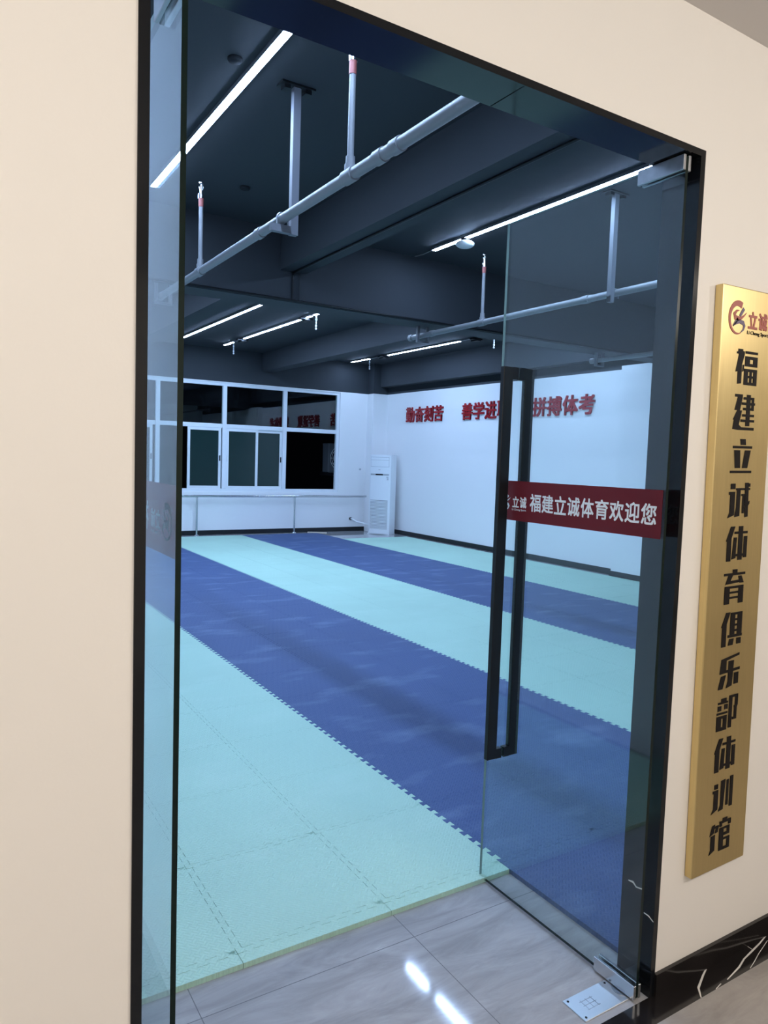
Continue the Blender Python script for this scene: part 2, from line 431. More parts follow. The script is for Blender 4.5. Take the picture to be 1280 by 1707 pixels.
# ------------------------------------------------------------------ window
win = thing('window_1', ((WX0 + WX1) / 2, YW + .06, WZ0), 'long white framed sliding window with black night panes', 'window', kind='structure')
fy0, fy1 = YW + .02, YW + .09
mb = MB().box(WX0, WX1, fy0, fy1, WZ0, 1.0).box(WX0, WX1, fy0, fy1, 3.215, WZ1).box(WX0, WX0 + .07, fy0, fy1, 1.0, 3.215).box(WX1 - .075, WX1, fy0, fy1, 1.0, 3.215)
mb.build('window_frame', m_alu, win)
MX = (6.845, 5.430, 4.0, 2.57)
for x in MX:
    MB().rbox(x - .045, x + .045, fy0 - .012, fy1, 1.0, 3.215, .006).build('mullion', m_alu, win)
edges = [WX0 + .07, 2.525, 2.615, 3.955, 4.045, 5.385, 5.475, 6.80, 6.89, WX1 - .075]
for k in range(5):
    a, b = edges[2 * k], edges[2 * k + 1]
    MB().rbox(a, b, fy0 + .002, fy1 - .002, 2.31, 2.40, .006).build('transom', m_alu, win)
    MB().box(a, b, YW + .055, YW + .061, 2.40, 3.215).build('upper_pane', m_glass_win, win)


def sash(x0, x1, y, parent, latch_side):
    s = MB()
    w = .055
    s.box(x0, x0 + w, y, y + .03, 1.0, 2.31).box(x1 - w, x1, y, y + .03, 1.0, 2.31).box(x0 + w, x1 - w, y, y + .03, 1.0, 1.06).box(x0 + w, x1 - w, y, y + .03, 2.25, 2.31)
    o = s.build('sash', m_alu, parent)
    MB().box(x0 + w, x1 - w, y + .012, y + .018, 1.06, 2.25).build('sash_pane', m_green_pane, o)
    lx = x0 + w / 2 if latch_side < 0 else x1 - w / 2
    MB().rbox(lx - .012, lx + .012, y - .018, y, 1.60, 1.72, .005).build('latch', m_black if latch_side > 0 else m_alu, o)


sash(4.63, 5.36, YW + .026, win, 1)
sash(5.48, 6.21, YW + .026, win, -1)
sash(6.17, 6.80, YW + .058, win, 1)
sash(3.20, 3.90, YW + .026, win, 1)
sash(1.70, 2.50, YW + .026, win, 1)

# outdoor unit seen through the open right pane
cu = thing('outdoor_condenser', (8.86, 16.1, 1.38), 'outdoor condenser fan guard half hidden behind the window edge', 'air conditioner')
MB().rbox(8.38, 9.33, 16.1, 16.42, 1.38, 2.1, .02).build('cabinet', m_unit, cu)
g = MB()
for r in (.07, .12, .17, .22, .27, .31):
    n = 40
    pts = [(8.74 + r * math.cos(2 * math.pi * k / n), 16.085, 1.74 + r * math.sin(2 * math.pi * k / n)) for k in range(n + 1)]
    for i in range(n): g.cyl(pts[i], pts[i + 1], .006, 6, caps=False)
for k in range(6):
    a = math.pi * k / 6
    g.cyl((8.74 - .31 * math.cos(a), 16.088, 1.74 - .31 * math.sin(a)), (8.74 + .31 * math.cos(a), 16.088, 1.74 + .31 * math.sin(a)), .004, 6)
g.build('fan_guard', m_ac, cu)
MB().cyl((8.74, 16.1, 1.74), (8.74, 16.098, 1.74), .315, 40).build('fan_opening', m_black, cu)
st('condenser_ledge', MB().box(8.4, 9.5, 15.5, 16.6, 1.30, 1.38), m_base)

# ------------------------------------------------------------------ mats
P9 = 9; TS = 0.6; PT = TS / P9; TD = 0.024; GAP = 0.0011


def teeth(e=0.0):
    pts = [(0.0, -TD / 2)]
    for k in range(P9):
        c = (k + .5) * PT
        pts += [(c - .19 * PT - e, -TD / 2), (c - .30 * PT - e, TD / 2), (c + .30 * PT + e, TD / 2), (c + .19 * PT + e, -TD / 2)]
    pts.append((TS, -TD / 2))
    return pts


TEETH_N, TEETH_W = teeth(-.0005), teeth(.0005)     # tabs a hair slimmer than their sockets


def tile_poly(left='t', right='t', bottom='t', top='t', wx=TS, wy=TS, front_ext=0.0):
    """outline of one puzzle tile, counter-clockwise; straight sides where it meets a border"""
    d = TD / 2
    x0, x1 = -d + GAP, wx - d - GAP
    y0, y1 = (-d + GAP if bottom == 't' else -front_ext), wy - d - GAP
    p = [(x0, y0)]
    if bottom == 't': p += [(t, o + GAP) for t, o in TEETH_W[1:-1] if t < x1]
    p.append((x1, y0))
    if right == 't': p += [(wx + o - GAP, t) for t, o in TEETH_N[1:-1]]
    p.append((x1, y1))
    if top == 't': p += [(t, wy + o - GAP) for t, o in reversed(TEETH_N[1:-1]) if t < x1]
    p.append((x0, y1))
    if left == 't': p += [(o + GAP, t) for t, o in reversed(TEETH_W[1:-1])]
    return p


tile_cache = {}


def tile_mesh(key, material, poly):
    if (key, material.name) in tile_cache: return tile_cache[(key, material.name)]
    mb = MB().prism(poly, (0, 0, 0), (1, 0, 0), (0, 1, 0), 0, .02)
    me = bpy.data.meshes.new('mat_tile'); me.from_pydata(mb.v, [], mb.f); me.materials.append(material); me.update()
    tile_cache[(key, material.name)] = me
    return me


Y0 = 2.31
SX = [.306, 2.106, 3.906, 5.706, 7.506]
SN = [3, 3, 3, 3, 3]
SR = [21, 21, 21, 21, 19]
SM = [m_mint, m_blue, m_mint, m_blue, m_mint]
SL = ['mint green foam mat strip just inside the doorway with a cut front edge',
      'blue foam mat strip next to the doorway, passing behind the door handle',
      'mint green foam mat strip between the two blue strips',
      'blue foam mat strip farther from the doorway, ending near the air conditioner',
      'mint green foam mat strip along the white wall with red characters']
for s in range(5):
    root = thing('foam_mat_strip', (SX[s] + SN[s] * .3, Y0, 0), SL[s], 'floor mat', 'foam puzzle mat strips')
    base = Vector(root.location)
    for r in range(SR[s]):
        for c in range(SN[s]):
            kw = {}
            if s == 0 and c == 0: kw['left'] = 's'
            if s == 4 and c == 2:
                kw['right'] = 's'; kw['wx'] = .475
            if r == SR[s] - 1: kw['top'] = 's'
            key = str(sorted(kw.items()))
            poly = tile_poly(**kw)
            me = tile_mesh(key, SM[s], poly)
            o = bpy.data.objects.new('mat_tile', me); C.objects.link(o); o.parent = root
            o.location = Vector((SX[s] + c * TS, Y0 + r * TS, 0)) - base
    if s == 0:      # edging strip along the front
        for c in range(3):
            poly = [(-.011, -.066), (TS - .013, -.066), (TS - .013, -.013 - GAP)] + [(t, o - GAP) for t, o in reversed(TEETH_N[1:-1])] + [(-.011, -.013 - GAP)]
            me = tile_mesh('edge', m_mint, poly)
            o = bpy.data.objects.new('edge_strip', me); C.objects.link(o); o.parent = root
            o.location = Vector((SX[0] + c * TS, Y0, 0)) - base
    if s == 1:      # extra cut row beside the doorway
        for c in range(3):
            kw = dict(bottom='s', front_ext=.05)
            if c == 0: kw['left'] = 's'
            poly = tile_poly(**kw)
            me = tile_mesh('front' + str(c == 0), m_blue, poly)
            o = bpy.data.objects.new('mat_tile', me); C.objects.link(o); o.parent = root
            o.location = Vector((SX[1] + c * TS, Y0 - TS, 0)) - base


# ------------------------------------------------------------------ lettering
def glyph(ch, bold=0.0, extrude=0.02):
    """verts and faces of one character, normalised to a unit box centred on the origin"""
    c = bpy.data.curves.new('glyph', 'FONT'); c.body = ch; c.offset = bold; c.extrude = extrude; c.resolution_u = 3
    o = bpy.data.objects.new('glyph', c); C.objects.link(o)
    bpy.context.view_layer.update()
    dg = bpy.context.evaluated_depsgraph_get()
    me = bpy.data.meshes.new_from_object(o.evaluated_get(dg))
    vs = [v.co.copy() for v in me.vertices]; fs = [tuple(p.vertices) for p in me.polygons]
    bpy.data.objects.remove(o); bpy.data.curves.remove(c); bpy.data.meshes.remove(me)
    x0 = min(v.x for v in vs); x1 = max(v.x for v in vs); y0 = min(v.y for v in vs); y1 = max(v.y for v in vs)
    vs = [((v.x - (x0 + x1) / 2) / (x1 - x0), (v.y - (y0 + y1) / 2) / (y1 - y0), v.z / extrude) for v in vs]
    return vs, fs


def put_glyph(mb, g, o, ux, uy, w, h, depth, mi=0, bold=0.0):
    """depth = half thickness, centred on o; bold thickens the strokes"""
    o = Vector(o); ux = Vector(ux); uy = Vector(uy); n = ux.cross(uy)
    vs, fs = g
    sh = [(0, 0)] if not bold else [(-1, -1), (1, -1), (1, 1), (-1, 1), (0, 0)]
    for i, (sx, sy) in enumerate(sh):
        k = 1 - 2 * bold; dd = depth * (1 - .01 * i)
        mb.add([o + ux * ((v[0] * k + sx * bold) * w) + uy * ((v[1] * k + sy * bold) * h) + n * (v[2] * dd) for v in vs], fs, mi)


def swoosh(pts):
    """polygon of a tapered stroke from (x, y, width) samples"""
    n = len(pts); A = []; B = []
    for i in range(n):
        p = Vector(pts[i][:2]); d = (Vector(pts[min(i + 1, n - 1)][:2]) - Vector(pts[max(i - 1, 0)][:2])).normalized(); q = Vector((-d.y, d.x)) * pts[i][2] / 2
        A.append(p + q); B.append(p - q)
    return [[tuple(A[i]), tuple(A[i + 1]), tuple(B[i + 1]), tuple(B[i])] for i in range(n - 1)]


def logo(mb, o, ux, uy, w, h, depth, mi_red=0, mi_blue=0):
    """running-figure emblem in a unit cell (y down), centred on o"""
    L_ = []
    arc = []
    for k in range(25):
        t = k / 24; a = math.radians(-62 - t * 235)
        arc.append((.5 + .46 * math.cos(a) * (1 if t < .9 else 1), .5 + .47 * math.sin(a), .16 * (1 - t) + .035 if t < .95 else .03))
    red = swoosh(arc)
    red += swoosh([(.56, .24, .02), (.42, .27, .07), (.30, .37, .14), (.36, .48, .16), (.52, .50, .14), (.70, .47, .09), (.86, .38, .05), (.99, .28, .01)])
    blue = [[(.78, .13), (.88, .2), (.67, .43), (.57, .40)]]
    blue += swoosh([(.50, .50, .10), (.38, .62, .09), (.25, .75, .05)])
    blue += swoosh([(.25, .75, .02), (.42, .64, .10), (.62, .58, .13), (.82, .61, .14), (.90, .70, .11), (.84, .82, .07), (.70, .92, .02)])
    for polys, mi in ((red, mi_red), (blue, mi_blue)):
        for p in polys:
            q = [((x - .5) * w, (.5 - y) * h) for x, y in p]
            mb.prism(q, o, ux, uy, -depth, depth, mi)


# red characters on the right wall
PH = [('勤奋刻苦', 14.20, 12.74, 'first', 'far left'), ('善学进取', 12.11, 10.63, 'second', 'middle'), ('拼搏体考', 10.02, 8.52, 'third', 'near right')]
ORD = ['first', 'second', 'third', 'last']
for txt, ya, yb, nth, where in PH:
    pitch = (ya - yb) / 4
    for k, ch in enumerate(txt):
        mb = MB()
        put_glyph(mb, glyph(ch), (XW1 - .0125, ya - pitch * (k + .5), 2.785), (0, -1, 0), (0, 0, 1), pitch * .93, .345, .012, bold=.022)
        o = mb.build('wall_character', m_red)
        tag(o, 'raised red character %s, %s of the %s phrase on the white wall' % (ch, ORD[k], nth), 'wall lettering', 'red wall characters')

# ------------------------------------------------------------------ glass doors
def leaf(name, x, sgn, label):
    """an open leaf in the plane x; outer face looks towards sgn"""
    d = thing(name, (x, 1.53, 0), label, 'glass door', kind='structure')
    y0, y1, z0, z1 = 1.470, 2.275, .012, 2.700
    h = T / 2
    g = MB()
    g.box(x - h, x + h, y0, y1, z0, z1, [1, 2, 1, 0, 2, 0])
    g.build('glass_pane', [m_glass, m_glass_edge, m_glass_edge_lit], d)
    # patch fittings
    for (pn, a, b) in (('top_patch', 2.657, 2.704), ('bottom_patch', .008, .056)):
        p = MB()
        for sd in (-1, 1):
            xa, xb = sorted((x + sd * (h + .0005), x + sd * (h + .011)))
            p.rbox(xa, xb, 1.468, 1.640, a, b, .0015, seg=1)
        o = p.build(pn, m_chrome if pn == 'bottom_patch' else m_chrome_dull, d)
        MB().cyl((x, 1.53, (a + b) / 2), (x, 1.53, .001 if a < 1 else ZT - .021), .009, 12).build('pivot', m_chrome_dull, o)
    # pull handle: square ladder through the glass
    hb = MB()
    for sd in (-1, 1):
        xa, xb = sorted((x + sd * .032, x + sd * .080))
        hb.rbox(xa, xb, 2.172, 2.194, .565, 2.128, .002, seg=1)
        for za, zb in ((.565, .605), (2.080, 2.128)):
            xa, xb = sorted((x + sd * (h + .0005), x + sd * .034))
            hb.box(xa, xb, 2.172, 2.194, za, zb)
    hb.build('pull_handle', m_black, d)
    # welcome band stuck on the outer face
    f = x + sgn * (h + .0008)
    ux = Vector((0, sgn, 0)); uz = Vector((0, 0, 1)); n = ux.cross(uz)      # n points along sgn
    start = 2.272 if sgn < 0 else 1.478          # reading start (left end of the text)
    P = lambda u, z: Vector((f, start + sgn * u, z))
    W = .792
    b = MB(); b.prism([(0, 1.531), (W, 1.531), (W, 1.686), (0, 1.686)], (f, start, 0), ux, uz, -.0004, .0004)
    band = b.build('welcome_band', m_band, d)
    band['label'] = 'dark red vinyl band with white Chinese lettering'
    lg = MB(); logo(lg, P(.102 if sgn > 0 else .048, 1.602), ux, uz, .078, .078, .0008)
    lg.build('emblem', m_white_vinyl, band)
    off = .055 if sgn > 0 else 0.0
    for k, ch in enumerate('立诚'):
        m_ = MB(); put_glyph(m_, glyph(ch), P(.118 + .042 * k + off, 1.604), ux, uz, .037, .043, .0008, bold=.025); m_.build('character', m_white_vinyl, band)
    m_ = MB(); put_glyph(m_, glyph('Li Cheng Sport'), P(.138 + off, 1.5735), ux, uz, .080, .0095, .0008); m_.build('small_lettering', m_white_vinyl, band)
    t0 = .195 if sgn < 0 else .255
    pt = .0645 if sgn < 0 else .0585
    for k, ch in enumerate('福建立诚体育欢迎您'):
        m_ = MB(); put_glyph(m_, glyph(ch), P(t0 + pt * (k + .5), 1.607), ux, uz, pt * .92, .068, .0008, bold=.018); m_.build('character', m_white_vinyl, band)
    return d


leaf('door_1', LX, 1, 'left glass door leaf opened inwards, seen almost edge on')
d2 = leaf('door_2', RX, -1, 'right glass door leaf opened inwards with red welcome band and black pull handle')

# floor spring cover under the right leaf
fs = thing('floor_spring_plate', (1.86, 1.538, 0), 'pale steel floor spring cover plate under the right glass leaf', 'floor plate')
MB().rbox(1.742, 1.945, 1.487, 1.589, .0002, .004, .0012, seg=1).build('cover_plate', m_plate, fs)
e = MB()
for i in range(3): e.box(1.792 + i * .022, 1.794 + i * .022, 1.516, 1.560, .004, .0046)
for i in range(3): e.box(1.786, 1.844, 1.518 + i * .018, 1.520 + i * .018, .004, .0046)
e.build('stamped_mark', m_chrome_dull, fs)
for x, y in ((1.756, 1.577), (1.756, 1.499), (1.930, 1.577)):
    MB().cyl((x, y, .0038), (x, y, .0052), .004, 10).build('screw', m_black, fs)
MB().cyl((RX, 1.53, .0005), (RX, 1.53, .0052), .034, 24).build('spindle_ring', m_chrome_dull, fs)

# ------------------------------------------------------------------ brass sign
SGN = thing('brass_sign', (2.159, YF - .001, .379), 'tall brushed brass wall sign with black vertical Chinese characters', 'sign')
SW, SH, ST = .296, 1.962, .028


def rect(a, b, c, d): return [(a, b), (c, b), (c, d), (a, d)]


REN = [[(.2, 0), (.4, 0), (.25, .33), (.25, 1), (.05, 1), (.05, .42), (0, .42)]]
YAN = [rect(.08, .02, .3, .18), [(.02, .25), (.3, .25), (.3, .92), (0, 1), (.08, .85), (.08, .34), (.02, .34)]]
GL = {
    '福': [[(.08, 0), (.3, 0), (.3, .05), (.38, .06), (.38, .14), (.36, .2), (.28, .42), (.28, .95), (.1, .97), (.1, .62), (0, .64), (.12, .14), (.02, .14), (.02, .08), (.08, .08)],
           [(.32, .43), (.38, .42), (.37, .6), (.31, .62)], rect(.42, .04, 1, .11),
           rect(.42, .18, .64, .46), rect(.8, .18, 1, .46), rect(.64, .18, .8, .26), rect(.64, .38, .8, .46),
           rect(.4, .53, .58, .98), rect(.84, .53, 1, .98), rect(.66, .53, .76, .98), rect(.58, .53, .84, .61), rect(.58, .72, .84, .78), rect(.58, .9, .84, .98)],
    '建': [[(.05, 0), (.4, 0), (.4, .08), (.3, .45), (.4, .45), (.28, .85), (.4, .92), (1, .92), (1, 1), (.25, 1), (0, .98), (.05, .72), (0, .72), (.18, .45), (.05, .45), (.18, .08), (.05, .08)],
           rect(.6, 0, .78, .88), rect(.45, .07, .95, .14), rect(.38, .22, 1, .29), rect(.45, .37, .95, .44), rect(.84, .07, .95, .44), rect(.42, .55, .98, .62), rect(.36, .7, 1, .77)],
    '立': [[(.4, 0), (.65, 0), (.68, .17), (.44, .17)], rect(.08, .2, .98, .27), [(.15, .32), (.42, .32), (.46, .83), (.22, .83)], [(.65, .32), (.92, .32), (.8, .83), (.55, .83)], rect(0, .9, 1, .97)],
    '诚': YAN + [rect(.34, .15, 1, .21), [(.38, .15), (.55, .15), (.55, .95), (.32, .98), (.38, .7)], rect(.6, .32, .76, .38), rect(.66, .32, .76, .88), [(.76, 0), (.92, 0), (.95, .98), (.8, 1)], rect(.94, .02, 1, .12), [(.9, .6), (1, .52), (1, .6), (.9, .7)]],
    '体': REN + [rect(.38, .15, 1, .22), rect(.58, 0, .78, .98), [(.36, .32), (.5, .32), (.48, .92), (.3, .95)], rect(.84, .3, 1, .92), rect(.42, .8, .95, .87)],
    '育': [rect(.4, 0, .62, .11), rect(0, .1, 1, .17), [(.2, .17), (.42, .17), (.3, .34), (.08, .43)], [(.2, .33), (.75, .31), (.75, .39), (.1, .42)], [(.68, .2), (.83, .2), (.95, .41), (.75, .41)],
           rect(.06, .48, .3, 1), rect(.72, .48, .95, 1), rect(.3, .48, .72, .55), rect(.3, .64, .72, .7), rect(.3, .79, .72, .85)],
    '俱': REN + [rect(.42, .02, .64, .7), rect(.76, .02, .98, .7), rect(.62, .02, .78, .09), rect(.62, .2, .78, .26), rect(.62, .36, .78, .42), rect(.62, .52, .78, .58), rect(.33, .67, 1, .75), [(.42, .79), (.62, .79), (.58, .98), (.36, .98)], rect(.76, .79, .96, .97)],
    '乐': [[(.1, .12), (.95, 0), (.95, .07), (.35, .17), (.35, .45), (.08, .55), (.05, .55)], [(.06, .47), (1, .43), (1, .51), (.05, .55)], [(.45, .2), (.7, .2), (.65, .95), (.38, 1), (.45, .8)], [(.12, .62), (.35, .6), (.22, 1), (0, 1)], rect(.74, .58, .95, .92)],
    '部': [rect(.2, .04, .45, .16), rect(.05, .14, .52, .2), rect(.05, .25, .22, .4), rect(.36, .23, .52, .38), rect(.02, .45, .52, .51), rect(.02, .56, .24, 1), rect(.33, .56, .5, 1), rect(.24, .56, .33, .64), rect(.24, .9, .33, 1),
           rect(.58, 0, .73, .97), rect(.73, 0, 1, .07), rect(.87, .04, 1, .34), [(.82, .34), (1, .3), (.96, .4), (.96, .72), (.84, .72), (.84, .42)], rect(.76, .68, .96, .75)],
    '训': [rect(.1, .12, .28, .26), [(.04, .3), (.3, .3), (.3, .9), (0, 1), (.1, .85), (.1, .38), (.04, .38)], [(.42, .06), (.62, .04), (.56, .95), (.34, .98), (.42, .8)], rect(.68, .08, .79, .86), rect(.85, 0, 1, .93)],
    '馆': [[(.1, .13), (.24, .1), (.2, .36), (0, .42)], rect(.12, .16, .42, .23), [(.3, .18), (.42, .16), (.38, .36), (.24, .38)], [(.06, .44), (.26, .42), (.26, .9), (0, 1), (.06, .85)], rect(.6, 0, .82, .1), rect(.46, .08, 1, .15), rect(.46, .08, .58, .24), rect(.88, .08, 1, .24),
           rect(.46, .28, .66, .98), rect(.66, .28, .95, .34), rect(.82, .28, .95, .53), rect(.66, .46, .95, .54), rect(.66, .62, .97, .68), rect(.84, .62, .97, .97), rect(.66, .9, .97, .98)],
}
so = Vector(SGN.location)
MB().rbox(so.x, so.x + SW, so.y - ST, so.y, so.z, so.z + SH, .003, seg=2).build('sign_panel', m_brass, SGN)
yf = so.y - ST
for k, ch in enumerate('福建立诚体育俱乐部体训馆'):
    mb = MB()
    ztop = 1.768 - .1448 * k; cw, chh = .118, .116; u0 = .0865
    for j, poly in enumerate(GL[ch]):
        mb.prism([(u0 + x * cw, ztop - y * chh) for x, y in poly], (so.x, yf, so.z), (1, 0, 0), (0, 0, 1), .0, .0012 + .00004 * j)
    mb.build('character', m_ink, SGN)
lg = MB(); logo(lg, (so.x + .083, yf - .0006, so.z + 1.862), (1, 0, 0), (0, 0, 1), .094, .102, .0008, 0, 1)
lg.build('emblem', [m_logo_red, m_logo_blue], SGN)
for k, ch in enumerate('立诚'):
    mb = MB(); put_glyph(mb, glyph(ch), (so.x + .166 + .057 * k, yf - .0006, so.z + 1.864), (1, 0, 0), (0, 0, 1), .050, .056, .0008, bold=.03)
    mb.build('emblem_character', m_logo_red, SGN)
mb = MB(); put_glyph(mb, glyph('Li Cheng Sport'), (so.x + .197, yf - .0006, so.z + 1.822), (1, 0, 0), (0, 0, 1), .118, .015, .0008)
mb.build('small_lettering', m_ink, SGN)
SGN.rotation_euler = (0, math.radians(-1.05), 0)


# ------------------------------------------------------------------ ceiling lamps
def led(x, ya, yb, label, lit, w=.044, extra=None, hang=()):
    """aluminium channel under the slab from ya to yb with lit tube pieces"""
    o = thing('led_strip_light', (x, (ya + yb) / 2, H), label, 'ceiling light', 'linear ceiling lights')
    MB().box(x - w / 2 - .004, x + w / 2 + .004, ya, yb, H - .030, H - .001).build('channel', m_hang, o)
    for a, b in lit:
        t = MB().box(x - w / 2, x + w / 2, a, b, H - .0335, H - .0305)
        t.build('tube', m_led, o)
    for y in hang:      # dangling end connector
        h = MB()
        z = H - .045
        for k in range(4):
            h.cyl((x, y, z - k * .048), (x, y, z - k * .048 - .034), .016 if k % 2 else .011, 10)
            h.cyl((x, y, z - k * .048 - .034), (x, y, z - (k + 1) * .048), .005, 8)
        h.ball((x, y, z - .205), .018, 10)
        h.build('hanging_connector', m_led_end, o)
    return o


led(1.62, 1.75, 6.42, 'bright white ceiling strip light over the near mint strip', [(1.76, 6.41)])
l2 = led(4.55, 1.75, 6.47, 'bright white ceiling strip light above the open right door leaf', [(1.76, 6.46)])
MB().tube([(4.55, 6.46, H - .02), (4.545, 6.65, H - .03), (4.54, 6.80, H - .022)], .006, 8).build('feed_wire', m_pipe, l2)
led(4.19, 7.60, 14.40, 'unbroken white ceiling strip light beyond the cross beam', [(7.61, 14.39)])  # far strips: hidden stretch behind the cross beam added to light the mid-room mats
led(5.15, 7.60, 14.62, 'white ceiling strip light in broken pieces, left of the far lengthwise beam', [(7.61, 10.20), (10.38, 10.50), (10.60, 10.76), (10.88, 13.50), (14.10, 14.61)], hang=(10.43, 14.08))
led(8.35, 7.60, 15.0, 'white ceiling strip light in broken pieces near the white wall', [(7.61, 9.80), (10.92, 13.42), (14.20, 14.99)], hang=(9.95, 14.18))
led(1.62, 7.6, 13.0, 'unseen added ceiling strip light beyond the cross beam on the door side', [(7.61, 12.99)])  # unseen extra lamp, added to brighten the mid-room mats

# fittings on the channels
for x, y, lab in ((5.15, 10.82, 'small black bracket across the broken strip light at its door end'), (5.15, 13.62, 'small black bracket across the broken strip light at its window end'),
                  (8.35, 10.45, 'small black bracket on the strip light near the white wall, door end'), (8.35, 13.62, 'small black bracket on the strip light near the white wall, window end')):
    b = MB(); b.rbox(x - .11, x + .11, y - .05, y + .05, H - .06, H - .032, .006).rbox(x - .05, x + .05, y - .09, y + .09, H - .085, H - .058, .01)
    tag(b.build('lamp_bracket', m_black), lab, 'bracket', 'strip light brackets')

sd = thing('smoke_detector', (4.55, 5.93, H), 'white round smoke detector below the strip light over the door', 'smoke detector')
MB().cyl((4.55, 5.93, H - .0345), (4.55, 5.93, H - .065), .045, 20).build('base', m_black, sd)
MB().lathe((4.55, 5.93, H - .065), [(.0, 0), (.075, 0), (.092, -.012), (.092, -.03), (.07, -.048), (.0, -.052)], 28).build('cap', m_detector, sd)
for x, y, lab in ((2.28, 6.03, 'small dark disc on the ceiling near the first sprinkler'), (1.50, 4.16, 'small dark disc on the ceiling close to the near strip light')):
    b = MB().lathe((x, y, H), [(0, -.02), (.036, -.02), (.042, -.014), (.042, -.0005), (0, -.0005)], 20)
    tag(b.build('ceiling_disc', m_disc), lab, 'ceiling fitting')

# conduits painted black
tag(MB().cyl((3.12, YB, 3.588), (3.12, 6.862, 3.588), .011, 8).build('conduit', m_black), 'thin black conduit along the underside of the near lengthwise beam', 'conduit')
cd = thing('conduit', (3.12, 6.866, 3.31), 'thin black conduit along the bottom edge of the cross beam', 'conduit')
MB().cyl((1.2, 6.866, 3.316), (8.4, 6.866, 3.316), .013, 8).build('run', m_black, cd)
MB().cyl((3.12, 6.866, 3.316), (3.12, 6.866, 3.588), .010, 8).build('drop', m_black, cd)
MB().cyl((3.20, 6.862, 3.316), (3.20, 6.862, 3.60), .008, 8).build('drop', m_dark, cd)


# ------------------------------------------------------------------ sprinkler pipes
def riser(x, y, z0, parent):
    r = MB().cyl((x, y, z0), (x, y, 3.76), .017, 14).cyl((x, y, z0), (x, y, z0 + .075), .024, 14).build('riser', m_pipe, parent)
    MB().cyl((x, y, 3.70), (x, y, 3.765), .020, 14).build('red_thread', m_red_tape, r)
    h = MB().cyl((x, y, 3.765), (x, y, 3.80), .024, 6).cyl((x, y, 3.80), (x, y, 3.83), .012, 10)
    for s in (-1, 1): h.cyl((x + s * .011, y, 3.83), (x + s * .016, y, 3.855), .004, 6); h.cyl((x + s * .016, y, 3.855), (x, y, 3.882), .004, 6)
    h.cyl((x, y, 3.826), (x, y, 3.872), .005, 8).cyl((x, y, 3.880), (x, y, 3.886), .020, 14)
    h.build('sprinkler_head', m_chrome, r)


def pipe(x, ya, yb, risers, couplings, label, tip=None):
    o = thing('sprinkler_pipe', (x, (ya + yb) / 2, 3.2), label, 'pipe', 'grey sprinkler pipes')
    MB().cyl((x, ya, 3.2), (x, yb, 3.2), .030, 20).build('run', m_pipe, o)
    for y in couplings: MB().cyl((x, y - .035, 3.2), (x, y + .035, 3.2), .036, 20).build('coupling', m_pipe, o)
    for y in risers:
        MB().cyl((x, y - .05, 3.2), (x, y + .05, 3.2), .037, 20).cyl((x, y, 3.2), (x, y, 3.255), .030, 14).build('tee', m_pipe, o)
        riser(x, y, 3.22, o)
    MB().cyl((x, yb - .05, 3.2), (x, yb + .01, 3.2), .037, 20).build('end_cap', m_pipe, o)
    return o


pipe(1.85, YB, 7.02, (3.40, 5.85), (2.95, 3.10, 4.60), 'grey sprinkler pipe slung over the near mint strip')
pipe(4.88, YB, 7.35, (6.02,), (4.60, 6.9), 'grey sprinkler pipe hung above the open right door leaf')
pipe(7.80, YB, 7.20, (), (5.2,), 'grey sprinkler pipe close to the white column')


def hanger(px, y, label, side=.075):
    o = thing('pipe_hanger', (px + side, y, H), label, 'pipe hanger', 'sprinkler pipe hangers')
    x = px + side
    ch = MB().box(x - .024, x + .024, y - .020, y + .020, 3.115, H - .012)
    ch.build('post', m_hang, o)
    MB().box(x - .11, x + .11, y - .045, y + .045, H - .012, H - .0005).box(x - .09, x - .05, y - .03, y + .03, H - .035, H - .012).box(x + .05, x + .09, y - .03, y + .03, H - .035, H - .012).build('ceiling_plate', m_black, o)
    MB().box(px - .075, x - .024, y - .020, y + .020, 3.118, 3.162).build('arm', m_hang, o)
    c = MB(); n = 14
    pts = [(px + .036 * math.cos(math.pi * k / n), y, 3.2 + .036 * math.sin(math.pi * k / n)) for k in range(n + 1)]
    pts = [(px + .036, y, 3.16)] + pts + [(px - .036, y, 3.16)]
    c.tube(pts, .005, 8); c.build('u_bolt', m_chrome_dull, o)


hanger(1.85, 4.25, 'grey steel hanger holding the near sprinkler pipe')
hanger(4.88, 4.28, 'grey steel hanger seen through the right door glass', -.06)


def drop_hanger(px, y, label, ztop):
    """two short straps from the beam soffit with a cradle below the pipe end"""
    o = thing('pipe_bracket', (px, y, ztop), label, 'pipe bracket', 'brackets at the pipe ends')
    for s in (-1, 1): MB().box(px + s * .065 - .014, px + s * .065 + .014, y - .02, y + .02, 3.135, ztop - .0005).build('strap', m_hang, o)
    MB().box(px - .08, px + .08, y - .02, y + .02, 3.115, 3.1345).build('cradle', m_hang, o)


drop_hanger(4.88, 7.10, 'steel strap bracket under the cross beam holding the middle pipe end', 3.30)
drop_hanger(7.80, 7.06, 'steel strap bracket under the cross beam at the pipe near the white column', 3.30)
drop_hanger(1.85, 6.94, 'steel strap bracket at the near pipe end behind the left glass leaf', 3.30)

